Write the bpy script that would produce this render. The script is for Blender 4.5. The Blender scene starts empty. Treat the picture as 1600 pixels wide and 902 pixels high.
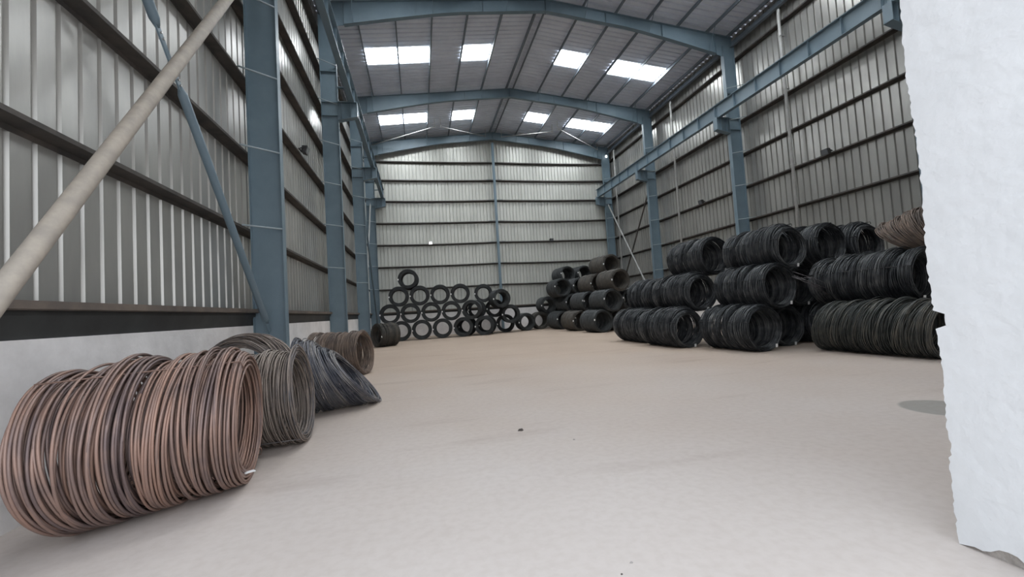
import bpy, math, random
import numpy as np
from mathutils import Vector, Matrix
S = bpy.context.scene
COL = S.collection
random.seed(7)

# ---------------------------------------------------------------- camera
F_PX, YAW, PITCH, ROLL = 665.6, math.radians(12.405), math.radians(2.822), math.radians(3.556)
cam_d = bpy.data.cameras.new('camera'); cam = bpy.data.objects.new('camera', cam_d); COL.objects.link(cam)
cam_d.sensor_width = 36.0; cam_d.sensor_fit = 'HORIZONTAL'; cam_d.lens = F_PX / 1600 * 36.0
cam_d.clip_start = 0.05; cam_d.clip_end = 300
fw = Vector((math.sin(YAW)*math.cos(PITCH), math.cos(YAW)*math.cos(PITCH), math.sin(PITCH)))
rt = Vector((math.cos(YAW), -math.sin(YAW), 0)); up = rt.cross(fw)
R_ = rt*math.cos(ROLL) - up*math.sin(ROLL); U_ = rt*math.sin(ROLL) + up*math.cos(ROLL)
cam.matrix_world = Matrix((( R_.x, U_.x, -fw.x, 0), (R_.y, U_.y, -fw.y, 0), (R_.z, U_.z, -fw.z, 1.5), (0, 0, 0, 1)))
S.camera = cam

# ---------------------------------------------------------------- world, lights, exposure
SKY = 2.6; PANEL = 23.0
S.view_settings.view_transform = 'Standard'; S.view_settings.look = 'None'
S.view_settings.gamma = 1.0; S.view_settings.use_curve_mapping = False
S.view_settings.exposure = 0.0
w = bpy.data.worlds.new('overcast_sky'); S.world = w; w.use_nodes = True
nt = w.node_tree; bg = nt.nodes['Background']
tc = nt.nodes.new('ShaderNodeTexCoord'); sx = nt.nodes.new('ShaderNodeSeparateXYZ')
rp = nt.nodes.new('ShaderNodeValToRGB'); nt.links.new(tc.outputs['Generated'], sx.inputs[0])
nt.links.new(sx.outputs['Z'], rp.inputs[0]); nt.links.new(rp.outputs[0], bg.inputs[0])
rp.color_ramp.elements[0].position = 0.0; rp.color_ramp.elements[0].color = (0.95, 0.96, 1.0, 1)
rp.color_ramp.elements[1].position = 0.7; rp.color_ramp.elements[1].color = (0.80, 0.89, 1.0, 1)
bg.inputs[1].default_value = SKY
pl = bpy.data.lights.new('door_portal', 'AREA'); pl.shape = 'RECTANGLE'; pl.size = 6.2; pl.size_y = 5.2
pl.cycles.is_portal = True
po = bpy.data.objects.new('door_portal', pl); COL.objects.link(po); po.location = (-0.1, 1.3, 2.6)
po.rotation_euler = (math.radians(90), 0, 0)
S.cycles.use_denoising = True
S.cycles.max_bounces = 8; S.cycles.diffuse_bounces = 6; S.cycles.glossy_bounces = 4
S.cycles.sample_clamp_indirect = 6.0

# ---------------------------------------------------------------- materials
def mat(name, base, rough=0.6, metal=0.0, var=None, scale=3.0, bump=0.0, bscale=40.0, stretch=(1, 1, 1), spec=0.5):
    m = bpy.data.materials.new(name); m.use_nodes = True; n = m.node_tree; b = n.nodes['Principled BSDF']
    b.inputs['Base Color'].default_value = (*base, 1); b.inputs['Roughness'].default_value = rough
    b.inputs['Metallic'].default_value = metal; b.inputs['Specular IOR Level'].default_value = spec
    t = n.nodes.new('ShaderNodeTexCoord'); mp = n.nodes.new('ShaderNodeMapping'); mp.inputs['Scale'].default_value = stretch
    n.links.new(t.outputs['Object'], mp.inputs[0])
    if var:
        no = n.nodes.new('ShaderNodeTexNoise'); no.inputs['Scale'].default_value = scale; no.inputs['Detail'].default_value = 6
        no.inputs['Roughness'].default_value = 0.65
        cr = n.nodes.new('ShaderNodeValToRGB'); cr.color_ramp.elements[0].position = 0.36; cr.color_ramp.elements[1].position = 0.66
        cr.color_ramp.elements[0].color = (*var, 1); cr.color_ramp.elements[1].color = (*base, 1)
        n.links.new(mp.outputs[0], no.inputs[0]); n.links.new(no.outputs[0], cr.inputs[0]); n.links.new(cr.outputs[0], b.inputs['Base Color'])
    if bump:
        nb = n.nodes.new('ShaderNodeTexNoise'); nb.inputs['Scale'].default_value = bscale; nb.inputs['Detail'].default_value = 4
        bp = n.nodes.new('ShaderNodeBump'); bp.inputs['Strength'].default_value = bump; bp.inputs['Distance'].default_value = 0.02
        n.links.new(mp.outputs[0], nb.inputs[0]); n.links.new(nb.outputs[0], bp.inputs['Height']); n.links.new(bp.outputs[0], b.inputs['Normal'])
    return m

M = {}
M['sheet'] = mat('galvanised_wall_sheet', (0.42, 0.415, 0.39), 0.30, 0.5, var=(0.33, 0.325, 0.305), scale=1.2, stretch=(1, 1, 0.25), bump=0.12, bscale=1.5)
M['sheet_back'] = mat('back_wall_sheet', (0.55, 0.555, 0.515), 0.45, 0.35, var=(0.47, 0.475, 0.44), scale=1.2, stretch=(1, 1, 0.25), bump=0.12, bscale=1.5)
M['roof'] = mat('roof_sheet', (0.74, 0.78, 0.86), 0.5, 0.1, var=(0.64, 0.68, 0.76), scale=1.0)
M['blue'] = mat('blue_grey_paint', (0.165, 0.23, 0.272), 0.42, 0.0, var=(0.142, 0.20, 0.242), scale=2.0)
M['girt'] = mat('dusty_primer_steel', (0.085, 0.073, 0.063), 0.7, 0.0, var=(0.042, 0.04, 0.038), scale=2.5, stretch=(1, 1, 1))
M['purlin'] = mat('grey_purlin_steel', (0.16, 0.19, 0.22), 0.6, 0.0)
M['dark'] = mat('dark_flashing', (0.045, 0.047, 0.046), 0.65, 0.0, var=(0.03, 0.03, 0.03), scale=2)
M['ledge'] = mat('dusty_ledge_steel', (0.17, 0.135, 0.11), 0.7, 0.0, var=(0.09, 0.075, 0.065), scale=2)
M['plaster'] = mat('stained_plaster', (0.80, 0.78, 0.77), 0.85, 0.0, var=(0.64, 0.62, 0.61), scale=1.6, bump=0.25, bscale=14)
M['white'] = mat('white_plaster', (0.71, 0.725, 0.735), 0.9, 0.0, var=(0.665, 0.68, 0.69), scale=2.2, bump=0.5, bscale=9)
M['core'] = mat('bare_masonry', (0.40, 0.37, 0.34), 0.9, 0.0, var=(0.27, 0.25, 0.23), scale=9, bump=0.6, bscale=30)
M['brown'] = mat('tan_primer_pipe', (0.40, 0.355, 0.30), 0.6, 0.0, var=(0.30, 0.27, 0.235), scale=6)
M['pipe'] = mat('grey_plastic_pipe', (0.47, 0.48, 0.47), 0.55, 0.0, var=(0.38, 0.38, 0.37), scale=3)
M['black'] = mat('black_housing', (0.03, 0.03, 0.032), 0.5)
M['chrome'] = mat('worn_steel', (0.45, 0.44, 0.43), 0.35, 0.8)
M['strap'] = mat('steel_strap', (0.18, 0.17, 0.17), 0.45, 0.6)
M['rust_strap'] = mat('rusty_tie_wire', (0.19, 0.12, 0.095), 0.7, 0.2)
M['tag'] = mat('white_label', (0.85, 0.85, 0.85), 0.5)
M['pebble'] = mat('grey_pebble', (0.30, 0.28, 0.26), 0.9)
M['soil'] = mat('dark_crumb', (0.06, 0.05, 0.045), 0.9)

def emis(name, col, st):
    m = bpy.data.materials.new(name); m.use_nodes = True; n = m.node_tree; n.nodes.clear()
    e = n.nodes.new('ShaderNodeEmission'); e.inputs[0].default_value = (*col, 1); e.inputs[1].default_value = st
    o = n.nodes.new('ShaderNodeOutputMaterial'); n.links.new(e.outputs[0], o.inputs[0]); return m
M['sky'] = emis('translucent_skylight', (0.93, 0.97, 1.0), PANEL)
M['lamp'] = emis('lit_lamp_glass', (1.0, 1.0, 1.0), 3.0)
M['lens'] = mat('lamp_glass', (0.12, 0.13, 0.14), 0.2)
M['darkstrap'] = mat('black_strap', (0.02, 0.02, 0.022), 0.6)
M['rod'] = mat('pale_blue_rod', (0.33, 0.39, 0.42), 0.45)

def wire_mat(name, c0, c1, c2, rough, metal):
    """colour of each turn comes from its own 'tone' attribute, plus patchy rust"""
    m = bpy.data.materials.new(name); m.use_nodes = True; n = m.node_tree; b = n.nodes['Principled BSDF']
    a = n.nodes.new('ShaderNodeAttribute'); a.attribute_name = 'tone'
    t = n.nodes.new('ShaderNodeTexCoord')
    no = n.nodes.new('ShaderNodeTexNoise'); no.inputs['Scale'].default_value = 5; no.inputs['Detail'].default_value = 5
    n.links.new(t.outputs['Object'], no.inputs[0])
    ad = n.nodes.new('ShaderNodeMath'); ad.operation = 'MULTIPLY_ADD'; ad.inputs[1].default_value = 1.3; ad.inputs[2].default_value = -0.65
    n.links.new(no.outputs[0], ad.inputs[0])
    a2 = n.nodes.new('ShaderNodeMath'); a2.operation = 'ADD'; n.links.new(ad.outputs[0], a2.inputs[0]); n.links.new(a.outputs['Fac'], a2.inputs[1])
    cr = n.nodes.new('ShaderNodeValToRGB'); e = cr.color_ramp.elements
    e[0].position = 0.1; e[0].color = (*c0, 1); e[1].position = 0.95; e[1].color = (*c2, 1)
    k = e.new(0.5); k.color = (*c1, 1)
    n.links.new(a2.outputs[0], cr.inputs[0]); n.links.new(cr.outputs[0], b.inputs['Base Color'])
    b.inputs['Roughness'].default_value = rough; b.inputs['Metallic'].default_value = metal
    return m
M['w_rust'] = wire_mat('rusty_wire_rod', (0.15, 0.11, 0.105), (0.24, 0.165, 0.14), (0.32, 0.20, 0.155), 0.45, 0.35)
M['w_grey'] = wire_mat('grey_brown_wire_rod', (0.10, 0.095, 0.10), (0.20, 0.165, 0.145), (0.30, 0.25, 0.215), 0.5, 0.3)
M['w_blue'] = wire_mat('blue_grey_wire_rod', (0.06, 0.065, 0.085), (0.15, 0.15, 0.17), (0.30, 0.28, 0.265), 0.42, 0.4)
M['w_brown'] = wire_mat('brown_wire_rod', (0.10, 0.08, 0.07), (0.19, 0.145, 0.12), (0.28, 0.21, 0.165), 0.6, 0.2)
M['w_black'] = wire_mat('black_wire_rod', (0.02, 0.023, 0.027), (0.065, 0.071, 0.077), (0.17, 0.175, 0.178), 0.42, 0.45)
M['w_olive'] = wire_mat('olive_black_wire_rod', (0.03, 0.035, 0.034), (0.075, 0.082, 0.078), (0.16, 0.15, 0.13), 0.5, 0.3)
M['w_dark'] = wire_mat('matt_black_wire_rod', (0.04, 0.044, 0.046), (0.062, 0.067, 0.069), (0.092, 0.096, 0.096), 0.55, 0.2)
M['w_oldblack'] = wire_mat('rust_tinged_black_wire_rod', (0.05, 0.05, 0.046), (0.085, 0.08, 0.072), (0.12, 0.105, 0.088), 0.6, 0.2)

# floor: pale dusty concrete with a painted door-daylight tint, tyre scuffs and one damp patch
def floor_mat():
    m = bpy.data.materials.new('dusty_concrete_floor'); m.use_nodes = True; n = m.node_tree; b = n.nodes['Principled BSDF']
    L = n.links.new; t = n.nodes.new('ShaderNodeTexCoord')
    def noise(sc, det, st=(1, 1, 1)):
        mp = n.nodes.new('ShaderNodeMapping'); mp.inputs['Scale'].default_value = st; L(t.outputs['Object'], mp.inputs[0])
        q = n.nodes.new('ShaderNodeTexNoise'); q.inputs['Scale'].default_value = sc; q.inputs['Detail'].default_value = det; L(mp.outputs[0], q.inputs[0]); return q
    def ramp(src, p0, c0, p1, c1):
        r = n.nodes.new('ShaderNodeValToRGB'); r.color_ramp.elements[0].position = p0; r.color_ramp.elements[0].color = (*c0, 1)
        r.color_ramp.elements[1].position = p1; r.color_ramp.elements[1].color = (*c1, 1); L(src, r.inputs[0]); return r
    big = noise(0.35, 5); a = ramp(big.outputs[0], 0.35, (0.485, 0.438, 0.408), 0.68, (0.53, 0.488, 0.462))
    sc = noise(1.1, 6, (0.35, 1.4, 1)); s2 = ramp(sc.outputs[0], 0.58, (1, 1, 1), 0.80, (0.80, 0.77, 0.75))
    fi = noise(14, 6); s3 = ramp(fi.outputs[0], 0.3, (0.93, 0.92, 0.91), 0.6, (1, 1, 1))
    mx = n.nodes.new('ShaderNodeMix'); mx.data_type = 'RGBA'; mx.blend_type = 'MULTIPLY'; mx.inputs[0].default_value = 1
    L(a.outputs[0], mx.inputs[6]); L(s2.outputs[0], mx.inputs[7])
    m2 = n.nodes.new('ShaderNodeMix'); m2.data_type = 'RGBA'; m2.blend_type = 'MULTIPLY'; m2.inputs[0].default_value = 1
    L(mx.outputs[2], m2.inputs[6]); L(s3.outputs[0], m2.inputs[7])
    # door daylight painted into the colour: cooler near the door, browner and darker behind
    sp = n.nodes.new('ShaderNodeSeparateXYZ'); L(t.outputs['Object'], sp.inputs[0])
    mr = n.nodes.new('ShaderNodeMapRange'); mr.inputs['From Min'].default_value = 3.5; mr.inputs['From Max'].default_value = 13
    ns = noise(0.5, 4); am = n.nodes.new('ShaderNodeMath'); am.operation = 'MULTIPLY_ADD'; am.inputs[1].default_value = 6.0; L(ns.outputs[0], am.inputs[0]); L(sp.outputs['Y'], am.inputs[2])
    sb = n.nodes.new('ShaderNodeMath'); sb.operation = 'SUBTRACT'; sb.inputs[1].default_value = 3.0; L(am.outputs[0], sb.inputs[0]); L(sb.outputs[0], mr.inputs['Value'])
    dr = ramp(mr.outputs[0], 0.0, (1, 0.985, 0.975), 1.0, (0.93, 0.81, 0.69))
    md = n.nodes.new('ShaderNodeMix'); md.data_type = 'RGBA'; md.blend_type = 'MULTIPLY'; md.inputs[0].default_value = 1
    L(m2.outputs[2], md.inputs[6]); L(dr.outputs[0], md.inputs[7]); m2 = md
    # damp patch
    ds = n.nodes.new('ShaderNodeVectorMath'); ds.operation = 'DISTANCE'; ds.inputs[1].default_value = (6.1, 3.98, 0)
    L(t.outputs['Object'], ds.inputs[0])
    r = ramp(ds.outputs['Value'], 0.40, (0.60, 0.64, 0.64), 0.44, (1, 1, 1))
    m3 = n.nodes.new('ShaderNodeMix'); m3.data_type = 'RGBA'; m3.blend_type = 'MULTIPLY'; m3.inputs[0].default_value = 1
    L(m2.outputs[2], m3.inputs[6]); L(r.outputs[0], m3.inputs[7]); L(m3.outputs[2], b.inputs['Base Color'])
    b.inputs['Roughness'].default_value = 0.62; b.inputs['Specular IOR Level'].default_value = 0.35
    bn = noise(30, 5); bp = n.nodes.new('ShaderNodeBump'); bp.inputs['Strength'].default_value = 0.05; bp.inputs['Distance'].default_value = 0.01
    L(bn.outputs[0], bp.inputs['Height']); L(bp.outputs[0], b.inputs['Normal'])
    return m
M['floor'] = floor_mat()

# ---------------------------------------------------------------- mesh helpers
class MB:
    def __init__(s): s.v = []; s.f = []
    def add(s, vs, fs):
        o = len(s.v); s.v += [tuple(v) for v in vs]; s.f += [tuple(i+o for i in f) for f in fs]; return s
    def box(s, x0, x1, y0, y1, z0, z1):
        return s.add([(x0,y0,z0),(x1,y0,z0),(x1,y1,z0),(x0,y1,z0),(x0,y0,z1),(x1,y0,z1),(x1,y1,z1),(x0,y1,z1)],
                     [(0,3,2,1),(4,5,6,7),(0,1,5,4),(1,2,6,5),(2,3,7,6),(3,0,4,7)])
    def hexa(s, b, t):      # bottom and top quads
        return s.add(list(b)+list(t), [(0,3,2,1),(4,5,6,7),(0,1,5,4),(1,2,6,5),(2,3,7,6),(3,0,4,7)])
    def prism(s, prof, fn, a, b):   # profile list of 2-D points, fn(p, t) -> 3-D
        n = len(prof); vs = [fn(p, a) for p in prof] + [fn(p, b) for p in prof]
        return s.add(vs, [tuple(range(n))[::-1], tuple(range(n, 2*n))] + [(i, (i+1)%n, n+(i+1)%n, n+i) for i in range(n)])
    def tube(s, pts, r, n=10, cap=True):
        pts = [Vector(p) for p in pts]; rs = r if isinstance(r, (list, tuple)) else [r]*len(pts); rings = []
        for i, p in enumerate(pts):
            d = (pts[min(i+1, len(pts)-1)] - pts[max(i-1, 0)]).normalized()
            u = d.cross(Vector((0, 0, 1))) if abs(d.z) < 0.95 else d.cross(Vector((1, 0, 0)))
            u.normalize(); v = d.cross(u)
            rings.append([p + (u*math.cos(2*math.pi*k/n) + v*math.sin(2*math.pi*k/n))*rs[i] for k in range(n)])
        vs = [q for r_ in rings for q in r_]; fs = []
        for i in range(len(pts)-1):
            for k in range(n): fs.append((i*n+k, i*n+(k+1)%n, (i+1)*n+(k+1)%n, (i+1)*n+k))
        if cap: fs += [tuple(range(n))[::-1], tuple(range((len(pts)-1)*n, len(pts)*n))]
        return s.add(vs, fs)
    def bar(s, p, q, w, h):
        p, q = Vector(p), Vector(q); d = (q-p).normalized()
        u = d.cross(Vector((0, 0, 1))) if abs(d.z) < 0.95 else d.cross(Vector((1, 0, 0)))
        u.normalize(); v = u.cross(d)
        c = [(-w/2, -h/2), (w/2, -h/2), (w/2, h/2), (-w/2, h/2)]
        return s.hexa([p+u*a+v*b for a, b in c], [q+u*a+v*b for a, b in c])
    def build(s, name, m, parent=None, smooth=False, kind=None, loc=None):
        me = bpy.data.meshes.new(name); me.from_pydata(s.v, [], s.f); me.materials.append(m); me.update()
        if smooth: me.shade_smooth()
        o = bpy.data.objects.new(name, me); COL.objects.link(o)
        if loc is not None:
            me.transform(Matrix.Translation(-Vector(loc))); o.location = loc
        if parent is not None:
            o.parent = parent; o.matrix_parent_inverse = Matrix.Translation(-Vector(parent.location)) if parent.rotation_euler.z == 0 else Matrix()
        if kind: o['kind'] = kind
        return o
def tag(o, label, cat, group=None):
    o['label'] = label; o['category'] = cat
    if group: o['group'] = group
    return o
def empty(name, loc, rz=0.0):
    o = bpy.data.objects.new(name, None); COL.objects.link(o); o.location = loc; o.rotation_euler = (0, 0, rz); o.empty_display_size = 0.2
    return o

# ---------------------------------------------------------------- main dimensions
XL, XR, YB, YF = -3.24, 15.18, 30.85, 1.93      # faces of the bypass girts / low walls
MID = (XL + XR) / 2
FR = [9.5, 16.9, 24.3, 30.6]                    # frame lines (column webs)
SL = 0.108
def roof_z(x): return 14.98 - SL*abs(x - MID)   # underside of the roof sheets

# corrugated sheet; fn(s, off, z) -> point; s runs along the wall, off is outwards
def corrugated(name, s0, s1, zb, ztop, fn, m, pitch=0.285, depth=0.03, breaks=()):
    mb = MB(); prof = []; s = s0
    while s < s1:
        for ds, o in ((0, 0), (pitch*0.74, 0), (pitch*0.80, 1), (pitch*0.93, 1), (pitch*0.99, 0)):
            if s+ds <= s1: prof.append((s+ds, o*depth))
        s += pitch
    prof.append((s1, 0))
    for k in breaks: prof.append((k, 0))
    prof.sort()
    vs = []
    for s, o in prof: vs += [fn(s, o, zb(s)), fn(s, o, ztop(s))]
    mb.add(vs, [(2*i, 2*i+2, 2*i+3, 2*i+1) for i in range(len(prof)-1)])
    o = mb.build(name, m, kind='structure')
    so = o.modifiers.new('thickness', 'SOLIDIFY'); so.thickness = 0.002; so.offset = 0
    return o

# floor
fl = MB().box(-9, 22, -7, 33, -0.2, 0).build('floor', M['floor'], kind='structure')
XS_L, XS_R, YS_B = XL-0.21, XR+0.21, YB+0.21
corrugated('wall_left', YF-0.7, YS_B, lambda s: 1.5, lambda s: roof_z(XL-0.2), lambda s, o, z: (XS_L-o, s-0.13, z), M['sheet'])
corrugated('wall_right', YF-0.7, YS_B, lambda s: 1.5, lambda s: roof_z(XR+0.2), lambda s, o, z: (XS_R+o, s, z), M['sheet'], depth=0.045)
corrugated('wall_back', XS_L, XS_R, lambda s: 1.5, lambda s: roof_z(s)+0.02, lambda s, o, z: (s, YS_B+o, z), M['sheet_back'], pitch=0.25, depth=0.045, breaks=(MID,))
# low masonry walls
MB().box(XL-0.26, XL, YF-0.7, YB+0.25, 0, 1.5).build('wall_left_masonry', M['plaster'], kind='structure')
MB().box(XR, XR+0.26, YF-0.7, YB+0.25, 0, 1.5).build('wall_right_masonry', M['plaster'], kind='structure')
MB().box(XL, XR, YB, YB+0.25, 0, 1.6).build('wall_back_masonry', M['plaster'], kind='structure')
# front wall with the doorway the photo is taken through
MB().box(3.03, XR+0.26, 1.25, 1.86, 0, 13.9).build('wall_front', M['plaster'], kind='structure')
MB().box(XL-0.26, 3.03, 1.25, 1.86, 5.2, 13.9).build('wall_front_above_doorway', M['plaster'], kind='structure')
def gab(s0, s1): return [(s0, 13.9), (s1, 13.9), (s1, roof_z(s1)), (MID, roof_z(MID)), (s0, roof_z(s0))]
MB().prism(gab(XL-0.26, XR+0.26), lambda p, t: (p[0], t, p[1]), 1.4, 1.5).build('wall_front_gable', M['sheet'], kind='structure')
# white plastered door jamb with a ragged, chipped edge
rj = random.Random(5); prof = []
z = 0.0
while z < 5.2:
    y = 1.93 + rj.uniform(-0.006, 0.006) + 0.008*math.sin(z*5)
    if 1.235 < z < 1.33: y -= 0.05 + 0.012*math.sin(z*140)
    if 0.50 < z < 0.60: y -= 0.010
    prof.append((y, z)); z += 0.022
prof.append((1.93, 5.2)); prof.append((1.25, 5.2))
for k in range(18):
    yy = 1.25 + k*0.036; zz = 0.012 + max(0, rj.gauss(0.03, 0.02))*(1.0 if yy < 1.80 else 0.2)
    prof.append((yy, zz))
pj = [(p[0], p[1]) for p in prof]
MB().prism(pj, lambda p, t: (t, p[0], p[1]), 2.955, 3.035).build('trim_1', M['white'], kind='structure')
core = MB().box(2.975, 3.04, 1.25, 1.915, 0, 1.24).box(2.975, 3.04, 1.25, 1.87, 1.24, 1.325).box(2.975, 3.04, 1.25, 1.915, 1.325, 5.2)
core.build('trim_2', M['core'], kind='structure')
# roof sheets (two slopes) with ribs running down the slope
def roof_half(name, x0, x1):
    mb = MB(); prof = []; s = YF-0.7; p = 0.30
    holes = []
    while s < YS_B+0.05:
        for ds, o in ((0, 0), (p*0.70, 0), (p*0.78, 0.06), (p*0.92, 0.06), (p*0.99, 0)): prof.append((s+ds, o))
        s += p
    vs = []
    for yy, o in prof: vs += [(x0, yy, roof_z(x0)+o), (x1, yy, roof_z(x1)+o)]
    mb.add(vs, [(2*i, 2*i+1, 2*i+3, 2*i+2) for i in range(len(prof)-1)])
    o = mb.build(name, M['roof'], kind='structure'); so = o.modifiers.new('thickness', 'SOLIDIFY'); so.thickness = 0.003; so.offset = 1
roof_half('ceiling_left', XL-0.45, MID); roof_half('ceiling_right', MID, XR+0.45)
# translucent skylight panels, fitted under the sheets between the purlins
PUR = [0.22 + 1.54*k for k in range(6)] + [9.05]
wn = 0
for y0 in (5.5, 12.8, 20.25, 27.2):
    for sgn in (-1, 1):
        for a, b in ((1, 2), (3, 4), (4, 5)):
            wn += 1; mb = MB(); xa, xb = MID+sgn*(PUR[a]+0.06), MID+sgn*(PUR[b]-0.06)
            n = 5; vs = []
            for k in range(n):      # shallow corrugation of the sheet
                yy = y0 + 1.28*k/(n-1); dz = -0.012 - (0.008 if k % 2 else 0)
                vs += [(xa, yy, roof_z(xa)+dz), (xb, yy, roof_z(xb)+dz), (xa, yy, roof_z(xa)+dz+0.004), (xb, yy, roof_z(xb)+dz+0.004)]
            fs = []
            for k in range(n-1):
                i = 4*k; fs += [(i, i+4, i+5, i+1), (i+2, i+3, i+7, i+6)]
            fs += [(0, 1, 3, 2), (4*(n-1), 4*(n-1)+2, 4*(n-1)+3, 4*(n-1)+1)]
            mb.add(vs, fs); mb.build('window_%d' % wn, M['sky'], kind='structure')

# ---------------------------------------------------------------- girts, purlins
GZ = [3.40, 4.98, 6.55, 8.10, 9.68, 11.2, 12.7]
LEV = ['lowest', 'second', 'third', 'fourth', 'fifth', 'sixth', 'highest']
def zprof(mb, fn, a, b, d=0.20):    # Z section: web d deep (inwards), outer lip down, inner lip up
    pr = [(0, -0.06), (0.004, -0.06), (0.004, -0.004), (d, -0.004), (d, 0.045), (d-0.004, 0.045), (d-0.004, 0.0), (0, 0.0)]
    return mb.prism(pr, fn, a, b)
for k, z in enumerate(GZ):
    o = zprof(MB(), lambda p, t: (XS_L+p[0], t, z+p[1]), YF-0.6, YB).build('wall_girt', M['girt'], loc=(XL, 16, z))
    tag(o, '%s steel girt above the low masonry along the left sheet wall' % LEV[k], 'girt', 'girts of the left wall')
    o = zprof(MB(), lambda p, t: (XS_R-p[0], t, z+p[1]), YF-0.6, YB).build('wall_girt', M['girt'], loc=(XR, 16, z))
    tag(o, '%s steel girt above the low masonry along the right sheet wall' % LEV[k], 'girt', 'girts of the right wall')
for k, z in enumerate(GZ[:-1] + [12.55]):
    for sd, xa, xb in (('left', XL-0.1, MID-0.07), ('right', MID+0.07, XR+0.1)):
        rg = random.Random(k*2+(sd == 'left')); mb = MB()
        n = 12; sag = rg.uniform(0.02, 0.07)
        pr = [(0, -0.05), (0.004, -0.05), (0.004, -0.004), (0.2, -0.004), (0.2, 0.06), (0.196, 0.06), (0.196, 0.0), (0, 0.0)]
        vs = []
        for i in range(n+1):
            t = i/n; x = xa+(xb-xa)*t; dz = -sag*4*t*(1-t)
            vs += [(x, YS_B-p[0], z+p[1]+dz) for p in pr]
        fs = [tuple(range(8)), tuple(range(8*n+7, 8*n-1, -1))]
        for i in range(n):
            for q in range(8): fs.append((8*i+q, 8*(i+1)+q, 8*(i+1)+(q+1) % 8, 8*i+(q+1) % 8))
        mb.add(vs, fs)
        o = mb.build('wall_girt', M['girt'], loc=((xa+xb)/2, YB, z))
        tag(o, '%s horizontal girt on the back wall, %s of the centre post' % (LEV[k], sd), 'girt', 'girts of the back wall')
# deep bottom girt and dark flashing over the masonry, one run per wall
def sill(name, label, fx, a, b):
    o = empty(name, fx((0, 1.5), (a+b)/2))
    zl = 1.50 if 'low wall behind' not in label else 1.60
    pr = [(0.0, zl), (0.05, zl), (0.10, 1.70), (0.10, 1.745), (0.0, 1.745)]
    MB().prism(pr, fx, a, b).build('flashing', M['dark'], o)
    pr = [(0.02, 1.745), (0.15, 1.745), (0.165, 1.755), (0.165, 1.825), (0.15, 1.825), (0.15, 1.77), (0.02, 1.77)]
    MB().prism(pr, fx, a, b).build('ledge', M['ledge'], o)
    tag(o, label, 'ledge')
sill('sill_ledge', 'long dusty ledge with dark flashing over the low wall on the left', lambda p, t: (XL-0.08+p[0], t, p[1]), YF-0.6, YB)
sill('sill_ledge', 'long dusty ledge with dark flashing over the low wall on the right', lambda p, t: (XR+0.08-p[0], t, p[1]), YF-0.6, YB)
sill('sill_ledge', 'dusty ledge with dark flashing over the low wall behind the coil stacks', lambda p, t: (t, YB+0.08-p[0], p[1]), XL, XR)
ORD = ['ridge', 'first below the ridge', 'second below the ridge', 'third below the ridge', 'fourth below the ridge', 'fifth below the ridge', 'eaves']
for sgn, sd in ((-1, 'left'), (1, 'right')):
    for k, d in enumerate(PUR):
        x = MID+sgn*d; z = roof_z(x)-0.032
        pr = [(0, 0), (0, -0.2), (0.06, -0.2), (0.06, -0.195), (0.005, -0.195), (0.005, 0)]
        o = MB().prism(pr, lambda p, t: (x-sgn*p[0], t, z+p[1]), YF-0.5, YS_B-0.03).build('roof_purlin', M['purlin'], loc=(x, 16, z))
        tag(o, 'roof purlin on the %s slope, the %s one' % (sd, ORD[k]), 'purlin', 'purlins of the %s roof slope' % sd)

# ---------------------------------------------------------------- portal frames
NAMEY = ['nearest', 'second', 'third', 'farthest, in the back corner']
BR = 9.22       # bracket underside
def column(side, i):
    y = FR[i] - (0.1 if (side, i) == ('right', 0) else 0); s = 1 if side == 'left' else -1
    x0 = XL if side == 'left' else XR            # outer flange face
    X = lambda d: x0 + s*d
    def bx(mb, a, b, ya, yb, za, zb): mb.box(min(X(a), X(b)), max(X(a), X(b)), ya, yb, za, zb)
    r = empty('steel_column', (X(0.3), y, 0))
    top = 12.95
    m = MB(); bx(m, 0.012, 0.588, y-0.0065, y+0.0065, 0.03, 13.45); m.build('web', M['blue'], r)
    m = MB(); bx(m, 0.0, 0.012, y-0.1, y+0.1, 0.03, top+0.6); m.build('flange', M['blue'], r)
    m = MB(); bx(m, 0.588, 0.60, y-0.1, y+0.1, 0.03, 13.3); m.build('flange', M['blue'], r)
    m = MB(); bx(m, -0.0, 0.66, y-0.16, y+0.16, 0.0, 0.03)
    for dy in (-0.11, 0.11):
        for dx in (0.1, 0.5): m.tube([(X(dx), y+dy, 0.02), (X(dx), y+dy, 0.09)], 0.014, 6)
    m.build('base_plate', M['blue'], r)
    for zz in (9.28, 9.80, 11.0):
        m = MB(); bx(m, 0.012, 0.588, y-0.09, y+0.09, zz-0.008, zz+0.008); m.build('stiffener', M['blue'], r)
    # crane bracket: short box girder sticking out of the inner flange
    m = MB()
    m.prism([(X(0.60), 9.10), (X(1.28), 9.26), (X(1.28), 9.80), (X(0.60), 9.80)], lambda p, t: (p[0], t, p[1]), y-0.006, y+0.006)
    bx(m, 0.60, 1.30, y-0.13, y+0.13, 9.80, 9.82)
    m.prism([(X(0.60), 9.08), (X(1.30), 9.24), (X(1.30), 9.26), (X(0.60), 9.10)], lambda p, t: (p[0], t, p[1]), y-0.13, y+0.13)
    bx(m, 1.28, 1.30, y-0.13, y+0.13, 9.24, 9.80)
    for dd in (0.72, 1.05): bx(m, dd, dd+0.01, y-0.12, y+0.12, 9.2, 9.80)
    m.build('crane_bracket', M['blue'], r)
    for z in GZ[1:-1] + [3.4]:
        for dy in ((-1, 1) if i < 3 else (-1,)):
            m = MB().tube([(X(0.0), y+dy*0.50, z+0.045), (X(0.587), y+dy*0.09, z+0.03)], 0.018, 6); m.build('flange_brace', M['rod'], r, True)
    tag(r, '%s blue-grey steel column on the %s side%s' % (NAMEY[i], side, ', coils piled at its foot' if (side == 'left' and i == 0) else ''), 'column', 'steel columns')
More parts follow.
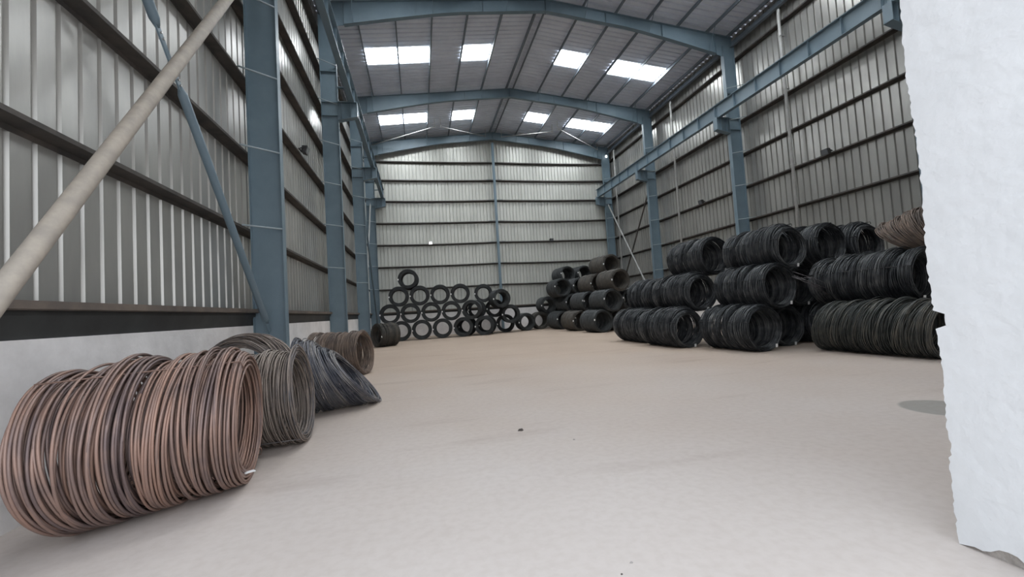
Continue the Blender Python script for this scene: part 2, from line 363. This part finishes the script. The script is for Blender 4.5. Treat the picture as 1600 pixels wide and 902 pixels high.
for i in range(4):
    column('left', i)
    column('right', i)
# centre wind post on the back wall
r = empty('wind_post', (MID-0.05, YB-0.14, 0))
x = MID-0.05
MB().box(x-0.004, x+0.004, YB-0.27, YB-0.02, 0.03, 14.0).build('web', M['blue'], r)
MB().box(x-0.075, x+0.075, YB-0.28, YB-0.27, 0.03, 14.0).build('flange', M['blue'], r)
MB().box(x-0.075, x+0.075, YB-0.02, YB-0.01, 0.03, 14.0).build('flange', M['blue'], r)
MB().box(x-0.13, x+0.13, YB-0.30, YB-0.01, 0, 0.03).build('base_plate', M['blue'], r)
for z in GZ[:-1]:
    for s in (-1, 1): MB().bar((x+s*0.55, YB-0.02, z+0.06), (x+s*0.05, YB-0.26, z+0.02), 0.03, 0.01).build('flange_brace', M['blue'], r)
tag(r, 'slim blue centre post rising behind the ring stack to the gable', 'post')

RN = ['over the nearest columns', 'over the second columns, along the top of the photo', 'over the third columns, between the two rows of skylights', 'against the back gable']
for i, y in enumerate(FR):
    r = empty('roof_rafter', (MID, y, 12.8))
    tag(r, 'wide blue-grey roof rafter %s' % RN[i], 'rafter', 'portal frame rafters')
    def top(x): return roof_z(x) - 0.232
    def bot(x):
        d = abs(x-MID)/8.6; return top(x) - (0.52 + 0.45*max(0, (d-0.45)/0.55)**1.2)
    for s, sd in ((-1, 'left'), (1, 'right')):
        xs = [MID + s*(9.18*k/10) for k in range(11)]
        m = MB()
        for a, b in zip(xs[:-1], xs[1:]):
            q = [(a, y-0.005, bot(a)), (b, y-0.005, bot(b)), (b, y+0.005, bot(b)), (a, y+0.005, bot(a))]
            t = [(a, y-0.005, top(a)), (b, y-0.005, top(b)), (b, y+0.005, top(b)), (a, y+0.005, top(a))]
            m.hexa(q, t)
        m.build('web', M['blue'], r)
        for nm, fz, dz in (('flange', top, -0.012), ('flange', bot, -0.012)):
            m = MB()
            for a, b in zip(xs[:-1], xs[1:]):
                if nm == 'flange' and fz is bot and abs(b-MID) > 8.65: continue
                m.hexa([(a, y-0.1, fz(a)+dz), (b, y-0.1, fz(b)+dz), (b, y+0.1, fz(b)+dz), (a, y+0.1, fz(a)+dz)],
                       [(a, y-0.1, fz(a)), (b, y-0.1, fz(b)), (b, y+0.1, fz(b)), (a, y+0.1, fz(a))])
            m.build(nm, M['blue'], r)
        for k in (3, 6, 9):
            xx = MID + s*(9.18*k/10)*1.0
            MB().box(xx-0.006, xx+0.006, y-0.09, y+0.09, bot(xx), top(xx)-0.02).build('stiffener', M['blue'], r)
        for d in PUR[1:-1:2]:
            xx = MID+s*d
            MB().bar((xx, y-0.55, roof_z(xx)-0.2), (xx, y-0.03, bot(xx)+0.03), 0.03, 0.012).build('fly_brace', M['blue'], r)
    MB().box(MID-0.02, MID+0.02, y-0.11, y+0.11, bot(MID)-0.05, top(MID)).build('ridge_plate', M['blue'], r)

# eaves strut running under the roof edge on both sides
for s, sd, x0 in ((1, 'left', XL), (-1, 'right', XR)):
    m = MB().box(min(x0, x0+s*0.16), max(x0, x0+s*0.16), YF-0.5, YB, 13.30, 13.32)
    m.box(min(x0, x0+s*0.02), max(x0, x0+s*0.02), YF-0.5, YB, 13.32, 13.60)
    tag(m.build('eaves_beam', M['purlin'], loc=(x0, 16, 13.4)), 'dark eaves beam under the roof edge on the %s side' % sd, 'beam')

# ---------------------------------------------------------------- crane girders
def crane(side):
    s = 1 if side == 'left' else -1; x0 = XL if side == 'left' else XR
    c = x0 + s*1.10; y0, y1 = 1.9, 30.75
    r = empty('crane_girder', (c, 16, 9.82))
    MB().box(c-0.005, c+0.005, y0, y1, 9.84, 10.42).build('web', M['blue'], r)
    MB().box(c-0.13, c+0.13, y0, y1, 10.42, 10.44).build('top_flange', M['blue'], r)
    MB().box(c-0.10, c+0.10, y0, y1, 9.82, 9.84).build('bottom_flange', M['blue'], r)
    MB().box(c-0.03, c+0.03, y0, y1, 10.44, 10.49).build('rail', M['strap'], r)
    y = FR[3]-0.02
    while y > 2:
        MB().box(c-0.10, c+0.10, y-0.005, y+0.005, 9.84, 10.42).build('stiffener', M['blue'], r)
        y -= 1.233
    for yy in FR:
        MB().box(c-0.03, c+0.03, yy+0.02, yy+0.05, 9.83, 10.42).build('splice_plate', M['blue'], r)
        xa, xb = sorted((x0+s*0.60, c-s*0.1))
        MB().box(xa, xb, yy-0.07, yy+0.07, 10.40, 10.42).build('tie_plate', M['blue'], r)
    tag(r, 'long blue crane girder with rail on the %s columns' % side, 'crane girder', 'crane girders')
crane('left'); crane('right')

# ---------------------------------------------------------------- braces and pipes
def brace(p, q, rad, m, label, group=None, joint=None, bend=0.0):
    p, q = Vector(p), Vector(q); r = empty('brace_pipe', p); d = (q-p).normalized()
    L = (q-p).length
    if joint:
        j = p + d*joint; MB().tube([p+d*0.25, p+d*0.32, j-d*0.46, j-d*0.36], [rad*0.6, rad, rad, rad*0.45], 16).build('pipe', m, r, True)
        MB().tube([j+d*0.32, j+d*0.42, q-d*0.32, q-d*0.25], [rad*0.45, rad, rad, rad*0.6], 16).build('pipe', m, r, True)
        MB().bar(j-d*0.46, j+d*0.42, 0.02, 0.085).build('splice_plate', m, r)
        for t in (-0.34, -0.27, -0.20, 0.20, 0.27, 0.34):
            MB().tube([j+d*t+Vector((0.03, 0, 0)), j+d*t-Vector((0.03, 0, 0))], 0.014, 6).build('bolt', M['chrome'], r)
    else:
        MB().tube([p+d*0.12, p+d*0.2, q-d*0.2, q-d*0.12], [rad*0.6, rad, rad, rad*0.6], 16).build('pipe', m, r, True)
    for e, g in ((p, 1), (q, -1)):
        MB().bar(e, e+d*g*0.34, 0.012, 0.14).build('gusset_plate', m if not joint else M['blue'], r)
    tag(r, label, 'brace', group); return r
XB = XL+0.36
brace((XB+0.06, 2.3, 0.12), (XB+0.06, 9.36, 9.26), 0.075, M['brown'], 'thick tan brace pipe crossing the top left corner of the view')
brace((XB-0.06, 9.40, 1.36), (XB-0.06, 2.3, 8.9), 0.058, M['blue'], 'blue brace pipe with a bolted joint running to the nearest left column', joint=4.95)
brace((XB+0.06, 24.45, 9.3), (XB+0.06, 30.4, 1.0), 0.055, M['blue'], 'dark blue brace in the far left bay, falling towards the back corner')
brace((XB-0.06, 24.45, 1.0), (XB-0.06, 30.4, 9.4), 0.05, M['pipe'], 'pale brace in the far left bay, rising to the back corner bracket')
XB = XR-0.36
brace((XB-0.06, 30.4, 9.2), (XB-0.06, 24.45, 1.0), 0.05, M['pipe'], 'pale brace in the far right bay, falling from the corner bracket')
brace((XB+0.06, 24.45, 8.9), (XB+0.06, 30.4, 1.2), 0.05, M['girt'], 'dark brace crossing the pale one in the far right bay')
for a, b, lb in (((-2.6, 30.3), (1.6, 28.1), 'far left, rising towards the middle'), ((2.0, 28.15), (5.4, 30.4), 'left of the ridge, falling away'),
                 ((6.6, 30.4), (9.9, 28.4), 'right of the ridge, rising'), ((10.1, 27.8), (14.2, 31.0-0.6), 'far right, falling towards the corner')):
    za, zb = roof_z(a[0])-0.55, roof_z(b[0])-0.55
    o = empty('roof_brace', (a[0], a[1], za)); MB().tube([(a[0], a[1], za), (b[0], b[1], zb)], 0.03, 8).build('rod', M['pipe'], o, True)
    for (x, y) in (a, b):
        z = roof_z(x); MB().box(x-0.012, x+0.012, y-0.02, y+0.02, z-0.60, z-0.03).build('hanger', M['pipe'], o)
    tag(o, 'thin pale roof brace rod before the back gable, %s' % lb, 'brace', 'roof brace rods')
for y, lb in ((14.1, 'in front of the nearest visible wall panel'), (21.85, 'between the second and third columns'), (29.35, 'in the back right corner bay')):
    o = empty('downpipe', (XR-0.16, y, 0))
    MB().tube([(XR-0.16, y, 0.0), (XR-0.16, y, 12.95), (XR-0.13, y, 13.15)], 0.06, 16).build('pipe', M['pipe'], o, True)
    for z in (3.5, 6.65, 9.78, 12.0):
        MB().box(XR-0.225, XR-0.02, y-0.068, y+0.068, z, z+0.03).build('clamp', M['pipe'], o)
    tag(o, 'pale vertical rainwater pipe on the right wall, %s' % lb, 'pipe', 'rainwater pipes')

# floodlights on the third girt
def flood(loc, rz, label, lit=False):
    o = empty('flood_light', loc, rz)      # local +X faces into the room
    def P(mb, n, m): 
        q = mb.build(n, m); q.parent = o; return q
    P(MB().bar((0, 0.0, 0.0), (0.05, 0, 0.0), 0.30, 0.02).bar((0.05, -0.15, 0.0), (0.16, -0.15, 0.04), 0.015, 0.03).bar((0.05, 0.15, 0.0), (0.16, 0.15, 0.04), 0.015, 0.03), 'bracket', M['black'])
    q = P(MB().hexa([(0.07, -0.13, -0.08), (0.19, -0.14, -0.12), (0.19, 0.14, -0.12), (0.07, 0.13, -0.08)],
                [(0.10, -0.13, 0.10), (0.25, -0.14, 0.09), (0.25, 0.14, 0.09), (0.10, 0.13, 0.10)]), 'housing', M['black'])
    P(MB().hexa([(0.191, -0.11, -0.10), (0.196, -0.11, -0.10), (0.196, 0.11, -0.10), (0.191, 0.11, -0.10)],
                [(0.248, -0.11, 0.07), (0.254, -0.11, 0.07), (0.254, 0.11, 0.07), (0.248, 0.11, 0.07)]), 'glass', M['lamp'] if lit else M['lens'])
    tag(o, label, 'floodlight', 'floodlights')
flood((XL+0.0, 13.44, 6.62), 0, 'small black floodlight on the left wall between the first two columns')
flood((1.01, YB, 6.60), -math.pi/2, 'small floodlight with bright glass on the back wall, left half', True)
flood((10.05, YB, 6.60), -math.pi/2, 'small dark floodlight on the back wall, right half')
flood((XR, 19.86, 6.62), math.pi, 'small black floodlight on the right wall between second and third columns')
flood((XR, 12.66, 6.62), math.pi, 'small black floodlight on the right wall nearest the white jamb')
o = empty('bulkhead_lamp', (14.9, 30.45, 13.05))
MB().tube([(14.9, 30.45, 13.02), (14.9, 30.45, 13.32)], 0.02, 8).build('stem', M['black'], o)
MB().tube([(14.9, 30.40, 12.92), (14.9, 30.40, 12.96), (14.9, 30.40, 13.08), (14.9, 30.40, 13.12)], [0.03, 0.08, 0.08, 0.03], 14).build('bulb', M['lamp'], o, True)
tag(o, 'single bright lamp glowing high in the back right corner', 'lamp')

# ---------------------------------------------------------------- wire rod coils
def turns_mesh(name, m, L, R, wd, pitch, thick, seed, seg=56, k=5, clump=0.02, wob=0.012, shear=None, drop=None, gap=None, endfill=6, rad=None, ends=2, yaw=0.0):
    """closed turns of wire side by side along local X, every turn resting on z=0; shear(t) leans the
    turns along the axis, drop(t) in radians lays them over"""
    rg = np.random.default_rng(seed); T = []
    n = int(L/pitch); layers = max(2, int(round(thick/(wd*1.05)))+1)
    cid = 0; cl = None
    off = np.zeros(n); tl = np.zeros(n); tone = np.zeros(n); i = 0
    while i < n:
        c = rg.integers(3, 9); o = rg.uniform(-1, 1)*clump; t = rg.normal(0, 0.035); tn = rg.uniform(0.25, 0.75)
        for j in range(i, min(n, i+c)):
            u = (j-i)/max(1, c-1); off[j] = o + clump*0.5*math.sin(math.pi*u); tl[j] = t; tone[j] = tn
        i += c
    th = np.linspace(0, 2*np.pi, seg, endpoint=False); ct, st = np.cos(th), np.sin(th)
    for lay in range(layers):
        full = lay in (0, layers-1) or lay == layers//2
        for j in range(n):
            x = (j+0.5)/n*L - L/2; t = (j+0.5)/n
            if gap and lay < layers-1 and gap[0] < t < gap[1]: continue
            if not full and (endfill < j < n-endfill): continue
            r0 = R - wd/2 + off[j] - clump*1.3 - wob*0.4; rr = r0 - lay*thick/(layers-1)
            T.append((x + rg.normal(0, pitch*0.25), t, rr, tl[j], tone[j] + rg.normal(0, 0.17), r0))
    V = []; Fc = []; TN = []
    a = np.linspace(0, 2*np.pi, k, endpoint=False)
    ii = np.arange(seg); 
    for q, (x, t, rr, ti, tn, r0) in enumerate(T):
        ph = rg.uniform(0, 6.28, 3)
        r = rr + wob*(0.5*np.sin(2*th+ph[0]) + 0.35*np.sin(3*th+ph[1]) + 0.25*np.sin(5*th+ph[2]))*(1+0*th)
        s = (shear(t) if shear else 0.0) + ti; dp = drop(t) if drop else 0.0
        ax = x + wob*0.6*np.sin(th+ph[1]) + wob*0.5*np.sin(2*th+ph[2])
        py = r*ct; pz = r*st
        X_ = ax + s*pz + math.sin(dp)*pz + (yaw(t) if callable(yaw) else yaw)*py; Z_ = math.cos(dp)*pz 
        # neighbouring turns settle: keep the lowest point on the ground
        Z_ = Z_ + math.cos(dp)*r0 + wd/2
        for b in range(k):
            cr, ca = math.cos(a[b])*wd/2, math.sin(a[b])*wd/2
            V.append(np.stack([X_ + ca, py + ct*cr, Z_ + st*cr], 1))
        base = q*k*seg
        for b in range(k):
            b2 = (b+1) % k; i0 = base + b*seg + ii; i1 = base + b*seg + (ii+1) % seg; j0 = base + b2*seg + ii; j1 = base + b2*seg + (ii+1) % seg
            Fc.append(np.stack([i0, i1, j1, j0], 1))
        TN.append(np.full(k*seg, tn))
    V = np.concatenate(V); Fc = np.concatenate(Fc); TN = np.clip(np.concatenate(TN), 0, 1).astype(np.float32)
    me = bpy.data.meshes.new(name); me.vertices.add(len(V)); me.vertices.foreach_set('co', V.astype(np.float32).ravel())
    me.loops.add(Fc.size); me.loops.foreach_set('vertex_index', Fc.astype(np.int32).ravel())
    me.polygons.add(len(Fc)); me.polygons.foreach_set('loop_start', np.arange(0, Fc.size, 4, dtype=np.int32))
    me.update(calc_edges=True); at = me.attributes.new('tone', 'FLOAT', 'POINT'); at.data.foreach_set('value', TN)
    me.shade_smooth(); me.materials.append(m); return me

def coil(name, me, L, R, thick, label, group, strap_mat=None, straps=(0.6, 2.2, 3.8, 5.3), tags=0, seed=0, srad=None, wst=0.006, lean=None, yaw=0.0, sro=0.0):
    """returns the Empty of one coil at the origin; children: wire turns, straps, label tags"""
    o = empty('wire_rod_coil', (0, 0, 0)); b = bpy.data.objects.new('wire_turns', me); COL.objects.link(b); b.parent = o
    rg = random.Random(seed)
    for a in straps:
        ro, ri = R+0.006+sro, R-thick-0.03; ca, sa = math.cos(a), math.sin(a); pts = []
        for (x, r) in ((-L/2-0.02, ri+0.02), (-L/2-0.025, (ro+ri)/2), (-L/2-0.01, ro), (-L/4, ro+0.002), (0, ro+0.004), (L/4, ro+0.002), (L/2+0.01, ro), (L/2+0.025, (ro+ri)/2), (L/2+0.02, ri+0.02)):
            dx = yaw*r*ca + (lean(x/L+0.5)*r*sa if lean else 0)
            pts.append((x+dx, ca*r, R + sa*r))
        q = MB().tube(pts, wst, 5).build('tie_wire', strap_mat or M['strap'], None, True); q.parent = o
    for t in range(tags):
        a = rg.uniform(2.6, 6.6); r = R-0.04; e = -1
        c = Vector((e*(L/2+0.03), math.cos(a)*r, R+math.sin(a)*r))
        q = MB().hexa([c+Vector((0, -0.035, -0.045)), c+Vector((0.004, -0.035, -0.045)), c+Vector((0.004, 0.035, -0.045)), c+Vector((0, 0.035, -0.045))],
                      [c+Vector((-0.01, -0.035, 0.045)), c+Vector((-0.006, -0.035, 0.045)), c+Vector((-0.006, 0.035, 0.045)), c+Vector((-0.01, 0.035, 0.045))]).build('label_tag', M['tag'])
        q.parent = o; q['label'] = 'small white paper tag'
    tag(o, label, 'wire coil', group); return o
def dup(src, label, group):
    c = src.copy(); COL.objects.link(c)
    for ch in list(src.children):
        d = ch.copy(); COL.objects.link(d); d.parent = c
    c['label'] = label; c['group'] = group; return c
def place(o, c, rz, R):      # c = centre of the coil
    o.location = (c[0], c[1], c[2]-R); o.rotation_euler = (0, 0, rz)
rad = math.radians

# --- left side, nearest the camera
GL = 'loose coils along the left wall'
me = turns_mesh('wire_turns', M['w_rust'], 1.24, 0.665, 0.0225, 0.021, 0.10, 3, seg=96, k=7, clump=0.030, wob=0.014,
                shear=lambda t: (-0.13 if t < 0.22 else 0.0), gap=(0.19, 0.245), endfill=4, yaw=lambda t: 0.52 - 0.06*min(1, t/0.6))
o = coil('c', me, 1.24, 0.63, 0.09, 'big rusty brown coil nearest the camera, front left on the floor', GL, M['rust_strap'], (2.1, 5.35), 0, 1, yaw=0.48)
place(o, (-2.20, 4.38, 0.63), rad(34), 0.63)
q = MB().box(0.50, 0.60, -0.22, -0.16, 0.13, 0.135).build('label_tag', M['tag']); q.parent = o; q['label'] = 'small white paper scrap caught inside the rim'
me = turns_mesh('wire_turns', M['w_grey'], 1.05, 0.61, 0.015, 0.016, 0.075, 4, seg=80, k=6, clump=0.022, wob=0.02, shear=lambda t: -0.10*t, yaw=0.05)
o = coil('c', me, 1.05, 0.60, 0.08, 'grey-brown coil standing right behind the rusty front one', GL, M['strap'], (4.1, 5.9, 1.0), 0, 2)
place(o, (-2.03, 5.95, 0.61), rad(4), 0.61)
me = turns_mesh('wire_turns', M['w_blue'], 0.92, 0.64, 0.0135, 0.0125, 0.06, 5, seg=80, k=6, clump=0.02, wob=0.022, drop=lambda t: -0.08-0.62*t**1.1, yaw=0.34)
o = coil('c', me, 0.74, 0.60, 0.08, 'dark blue-grey coil whose turns have slumped over in a fan', GL, M['strap'], (), 0, 3)
place(o, (-1.56, 7.86, 0.62), rad(22), 0.62)
me = turns_mesh('wire_turns', M['w_grey'], 0.42, 0.70, 0.014, 0.016, 0.07, 6, seg=72, k=6, clump=0.03, wob=0.03, shear=lambda t: 0.10)
o = coil('c', me, 0.62, 0.64, 0.07, 'brown loose coil leaning by the foot of the nearest left column', GL, M['strap'], (), 0, 4)
place(o, (-2.52, 7.0, 0.66), rad(74), 0.66)
me = turns_mesh('wire_turns', M['w_brown'], 1.40, 0.61, 0.014, 0.0155, 0.07, 8, seg=72, k=5, clump=0.018, wob=0.018, shear=lambda t: -0.15*t)
o = coil('c', me, 1.40, 0.60, 0.07, 'brown dusty coil between the nearest and second left columns', GL, M['strap'], (4.0, 1.0), 0, 5)
place(o, (-2.17, 12.5, 0.61), rad(-17), 0.61)

# --- prototypes for the stacks; local -X end faces the doorway once turned
def proto(seed, m, L, R, thick, clump, wob, wd=0.016, seg=48, k=4, endfill=6, shear=None):
    return turns_mesh('wire_turns', M[m], L, R, wd, wd*1.05, thick, seed, seg=seg, k=k, clump=clump, wob=wob, endfill=endfill, shear=shear)
RT = 0.61
tight = [proto(11, 'w_dark', 1.05, RT, 0.175, 0.006, 0.004, 0.02, 44, 4, 2), proto(12, 'w_oldblack', 1.05, RT, 0.15, 0.008, 0.004, 0.02, 44, 4, 2),
         proto(13, 'w_dark', 1.50, RT, 0.10, 0.008, 0.005, 0.02, 44, 4, 2), proto(14, 'w_oldblack', 1.50, RT, 0.10, 0.010, 0.005, 0.02, 44, 4, 2)]
tproto = [coil('c', tight[q], (1.05, 1.05, 1.5, 1.5)[q], RT, (.15, .15, .1, .1)[q], 'x', 'x', M['darkstrap'], (0.8, 2.35, 3.9, 5.5), 1, 20+q) for q in range(4)]
used = set()
def put(protos, q, c, rz, R, label, group):
    src = protos[q]
    if id(src) not in used:
        used.add(id(src)); o = src; o['label'] = label; o['group'] = group
    else: o = dup(src, label, group)
    place(o, c, rz, R); return o

# black ring stack in front of the back wall (faces at y ~ 26.8)
GA = 'black coils stacked against the back wall'
Z1, Z2, Z3, Z4 = RT, RT+1.06, RT+2.12, RT+3.17
ordn = ['first', 'second', 'third', 'fourth', 'fifth', 'sixth']
def A(x, z, label, y=27.3, a=90, q=0): put(tproto, q, (x, y, z), rad(a), RT, label, GA)
for k, (x, a, yy) in enumerate(((-1.15, 91, 27.3), (0.10, 89, 27.3), (1.38, 85, 27.3), (2.72, 78, 27.2), (4.02, 80, 27.1))):
    A(x, Z1, 'black coil in the bottom row of the back stack, %s from the left' % ordn[k], yy, a)
A(3.10, Z1, 'dark coil hidden behind the fourth bottom coil of the back stack', 28.5, 84)
A(4.40, Z1, 'dark coil hidden behind the fifth bottom coil of the back stack', 28.45, 84)
A(5.70, Z1, 'black coil at the right foot of the back stack, in shadow', 28.7, 82)
for k, (x, a) in enumerate(((-1.78, 92), (-0.54, 90), (0.72, 88), (1.98, 86), (3.30, 76))):
    A(x, Z2, 'black coil in the second row of the back stack, %s from the left' % ordn[k], 27.3 if k < 4 else 27.15, a, 0)
A(3.78, Z2, 'dark coil hidden behind the fifth coil of the second row', 28.5, 84)
A(5.05, Z2, 'black coil in the second row of the back stack, sixth from the left', 28.9, 86)
for k, (x, a) in enumerate(((-1.20, 91), (0.06, 90), (1.32, 88), (2.60, 84), (4.30, 82))):
    A(x, Z3, 'black coil in the third row of the back stack, %s from the left' % ordn[k], 27.3 if k < 4 else 28.7, a)
A(-0.57, Z4, 'single black coil on the very top of the back stack', 27.3, 86)
A(5.15, 2.28, 'black coil high at the right end of the back stack before the centre post', 27.5, 98, 0)
A(5.85, 1.24, 'black coil propped up beside the right foot of the back stack', 27.7, 86, 0)
A(7.13, Z1, 'low black coil standing alone right of the back stack', 28.9, 92, 0)
A(8.30, Z1, 'low black coil with pale wall seen through it, next to the right-hand pile', 29.4, 92, 1)
put(tproto, 1, (-1.77, 23.10, RT), rad(35), RT, 'brownish black coil lying alone before the back left corner', GA)

# pyramid on the right of the far floor
GM = 'black coils in the pyramid by the right wall'
def Mp(x, yf, z, lb, q=2, a=98):
    L = 1.5 if q > 1 else 1.05
    put(tproto, q, (x+math.cos(rad(a))*L/2, yf+math.sin(rad(a))*L/2, z), rad(a), RT, lb, GM)
Y1, Y2, Y3, Y4 = RT, RT+1.07, RT+2.13, RT+3.18
Mp(9.41, 20.9, Y1, 'black coil, front of the bottom row of the far right pyramid')
Mp(9.24, 23.6, Y1, 'rust tinged coil, second from the front in the bottom row of the far right pyramid', 3)
Mp(9.26, 26.6, Y1, 'black coil, third from the front in the bottom row of the far right pyramid')
Mp(10.03, 20.9, Y2, 'black coil, front of the second row of the far right pyramid')
Mp(9.86, 23.5, Y2, 'black coil, second from the front in the second row of the far right pyramid')
Mp(9.88, 26.4, Y2, 'black coil, third from the front in the second row of the far right pyramid')
Mp(8.95, 28.9, Y2, 'black coil, rear one of the second row of the far right pyramid', 0, 95)
Mp(10.55, 20.9, Y3, 'olive black coil, front of the third row of the far right pyramid, wide open end', 3)
Mp(10.45, 23.5, Y3, 'olive black coil, second from the front in the third row of the far right pyramid', 3)
Mp(11.30, 29.2, Y3+0.05, 'small looking black coil deep in the third row of the far right pyramid', 0, 92)
Mp(9.20, 26.4, Y3, 'black coil, left one of the third row of the far right pyramid', 2, 94)
Mp(10.60, 29.1, Y4, 'black coil in the fourth row of the far pyramid, left one', 2, 98)
Mp(11.90, 29.1, Y4, 'black coil in the fourth row of the far pyramid, right one', 2, 96)
Mp(11.05, 22.9, Y4, 'topmost coil of the far right pyramid', 3, 100)
for x, z, lb in ((9.60, Y1, 'rear bottom coil of the far pyramid, near the back wall'), (10.85, Y1, 'rear bottom coil of the far pyramid, second from the left'), (12.10, Y1, 'rear bottom coil of the far pyramid, third from the left'),
                 (10.22, Y2, 'rear second row coil of the far pyramid, left'), (11.47, Y2, 'rear second row coil of the far pyramid, right'), (9.98, Y3-0.02, 'rear third row coil of the far pyramid, left'), (12.62, Y2, 'rear second row coil of the far pyramid, far right'), (12.6, Y3, 'rear third row coil of the far pyramid, right')):
    Mp(x, 29.3, z, lb, 0, 90)
Mp(10.70, 21.8, Y1, 'dark coil hidden behind the front bottom coil of the far pyramid')
Mp(11.35, 21.3, Y2, 'black coil lying right of the second row of the far pyramid', 2, 95)
Mp(10.52, 23.7, Y1, 'shadowed coil behind the second bottom coil of the far pyramid')
Mp(10.56, 26.7, Y1, 'shadowed coil behind the third bottom coil of the far pyramid')
Mp(11.98, 21.9, Y1, 'dark coil at the inner foot of the far pyramid')
Mp(11.14, 23.7, Y2, 'hidden coil behind the second row of the far pyramid')
Mp(11.16, 26.5, Y2, 'hidden coil behind the third coil of the second row of the far pyramid')
Mp(11.72, 23.6, Y3, 'black coil behind the third row of the far pyramid, under the topmost one')
Mp(10.48, 26.4, Y3, 'dark coil behind the left coil of the third row of the far pyramid', 2, 94)

# --- the big loose coils on the right
GR = 'large loose coils on the right'
RB = 0.62
def bigp(seed, m, L, shear=None, drop=None, clump=0.035, wd=0.0165, thick=0.08):
    return turns_mesh('wire_turns', M[m], L, RB+0.02, wd, wd*1.03, thick, seed, seg=60, k=5, clump=clump, wob=0.022, endfill=3, shear=shear, drop=drop)
big = [bigp(31, 'w_black', 1.85), bigp(32, 'w_black', 1.75, lambda t: 0.08*t), bigp(33, 'w_black', 2.35, lambda t: -0.04, clump=0.045),
       bigp(34, 'w_brown', 1.3, None, lambda t: 0.1+0.75*t, clump=0.03), bigp(35, 'w_olive', 2.45, lambda t: -0.22, clump=0.03)]
LB = [1.85, 1.75, 2.35, 1.3, 2.45]
bproto = [coil('c', big[q], LB[q], RB, 0.08, 'x', 'x', M['darkstrap'], ((2.9, 0.3, 1.7), (2.9, 0.3, 1.7), (2.9, 0.3), (), ())[q], 1 if q < 3 else 0, 40+q, wst=0.010, sro=-0.035) for q in range(5)]
def B(q, x, yface, z, a, label): 
    L = LB[q]; c = Vector((x, yface, z)) + Vector((math.cos(rad(a)), math.sin(rad(a)), 0))*L/2
    put(bproto, q, c, rad(a), RB, label, GR)
B(0, 8.02, 11.65, RB, 93, 'big black coil, bottom of the near right pile, behind the front one')
B(1, 8.74, 9.50, RB, 93, 'big black coil at the front foot of the near right pile, wide open end')
B(0, 8.10, 13.95, RB, 90, 'big black coil, farthest of the bottom row of the near right pile')
B(1, 9.43, 9.60, RB+1.09, 94, 'big black coil in the middle row directly above the front foot coil')
B(0, 8.72, 11.85, RB+1.09, 92, 'big black coil in the middle row, second from the front')
B(1, 8.78, 14.1, RB+1.08, 90, 'dark coil in the middle row, farthest back')
B(0, 10.07, 9.75, RB+2.18, 94, 'big black coil on top of the near right pile, front one')
B(1, 9.32, 11.85, RB+2.22, 92, 'big black coil on top of the near right pile, rear one')
B(0, 10.10, 10.1, RB, 92, 'dark coil in the gap behind the front foot coil')
B(4, 10.10, 6.35, RB, 91, 'long olive black coil with slanting turns on the floor beside the white jamb')
B(2, 10.78, 7.05, RB+1.12, 91, 'long black coil resting on the floor coil beside the white jamb')
B(0, 10.78, 10.2, RB+1.10, 92, 'dark coil wedged behind the middle row of the near right pile')
B(1, 11.42, 9.75, RB+2.19, 94, 'black coil with ragged turns next to the top front coil')
B(0, 12.74, 9.7, RB+2.18, 92, 'black coil on top, farthest right, end on to the white jamb')
B(0, 11.46, 10.1, RB, 91, 'hidden coil of the second floor row by the right wall')
B(0, 12.12, 10.0, RB+1.10, 91, 'shadowed coil under the ragged top coil')
B(0, 12.80, 10.0, RB, 90, 'hidden coil of the third floor row by the right wall')
B(2, 11.46, 6.9, RB, 91, 'dark long coil on the floor behind the jamb side coil')
B(2, 12.14, 7.0, RB+1.12, 91, 'dark long coil behind the upper jamb side coil')
B(2, 12.82, 6.9, RB, 91, 'dark long coil on the floor closest to the right wall')
B(3, 11.48, 6.60, RB+2.18, 94, 'rusty brown slumped coil on top of the pile next to the white jamb')

# loose wire ends in the gap of the near right pile
o = empty('loose_wire_ends', (9.6, 9.2, 0)); rg = random.Random(9)
for k in range(8):
    a = Vector((9.62+rg.uniform(-.05, .1), 9.35, 1.95+rg.uniform(-.1, .1))); b = Vector((10.25+rg.uniform(-.1, .1), 8.9+rg.uniform(-.1, .1), 1.55+rg.uniform(-.2, .2)))
    m_ = (a+b)/2 + Vector((0, 0, rg.uniform(-.02, .12)))
    q = MB().tube([a, m_, b], 0.008, 5).build('wire', M['w_grey'], o, True)
tag(o, 'pale loose wire ends poking out between the right hand coils', 'loose wire')

# small debris on the floor
def crumb(x, y, s, m, label):
    rg = random.Random(int(x*100)); bm = MB(); n = 9
    ring = [(x+s*math.cos(6.283*k/n)*rg.uniform(.7, 1.1), y+s*0.8*math.sin(6.283*k/n)*rg.uniform(.7, 1.1)) for k in range(n)]
    mid = [(x+(a-x)*.6, y+(b-y)*.6, s*rg.uniform(.3, .5)) for a, b in ring]
    bm.add([(a, b, 0.0) for a, b in ring] + mid, [tuple(range(n, 2*n))] + [(k, (k+1) % n, n+(k+1) % n, n+k) for k in range(n)])
    tag(bm.build('floor_crumb', M[m[0]] if isinstance(m, tuple) else M[m], loc=(x, y, 0)), label, 'debris', 'crumbs on the floor')
crumb(1.15, 5.23, 0.045, 'soil', 'dark flat crumb lying alone in the middle of the floor')
crumb(1.62, 4.62, 0.016, 'pebble', 'small grey chip on the floor right of the dark crumb')
crumb(1.12, 2.35, 0.012, 'pebble', 'tiny grey chip on the floor near the bottom of the view')
crumb(1.02, 2.27, 0.009, 'soil', 'tiny dark chip beside the grey one near the bottom of the view')
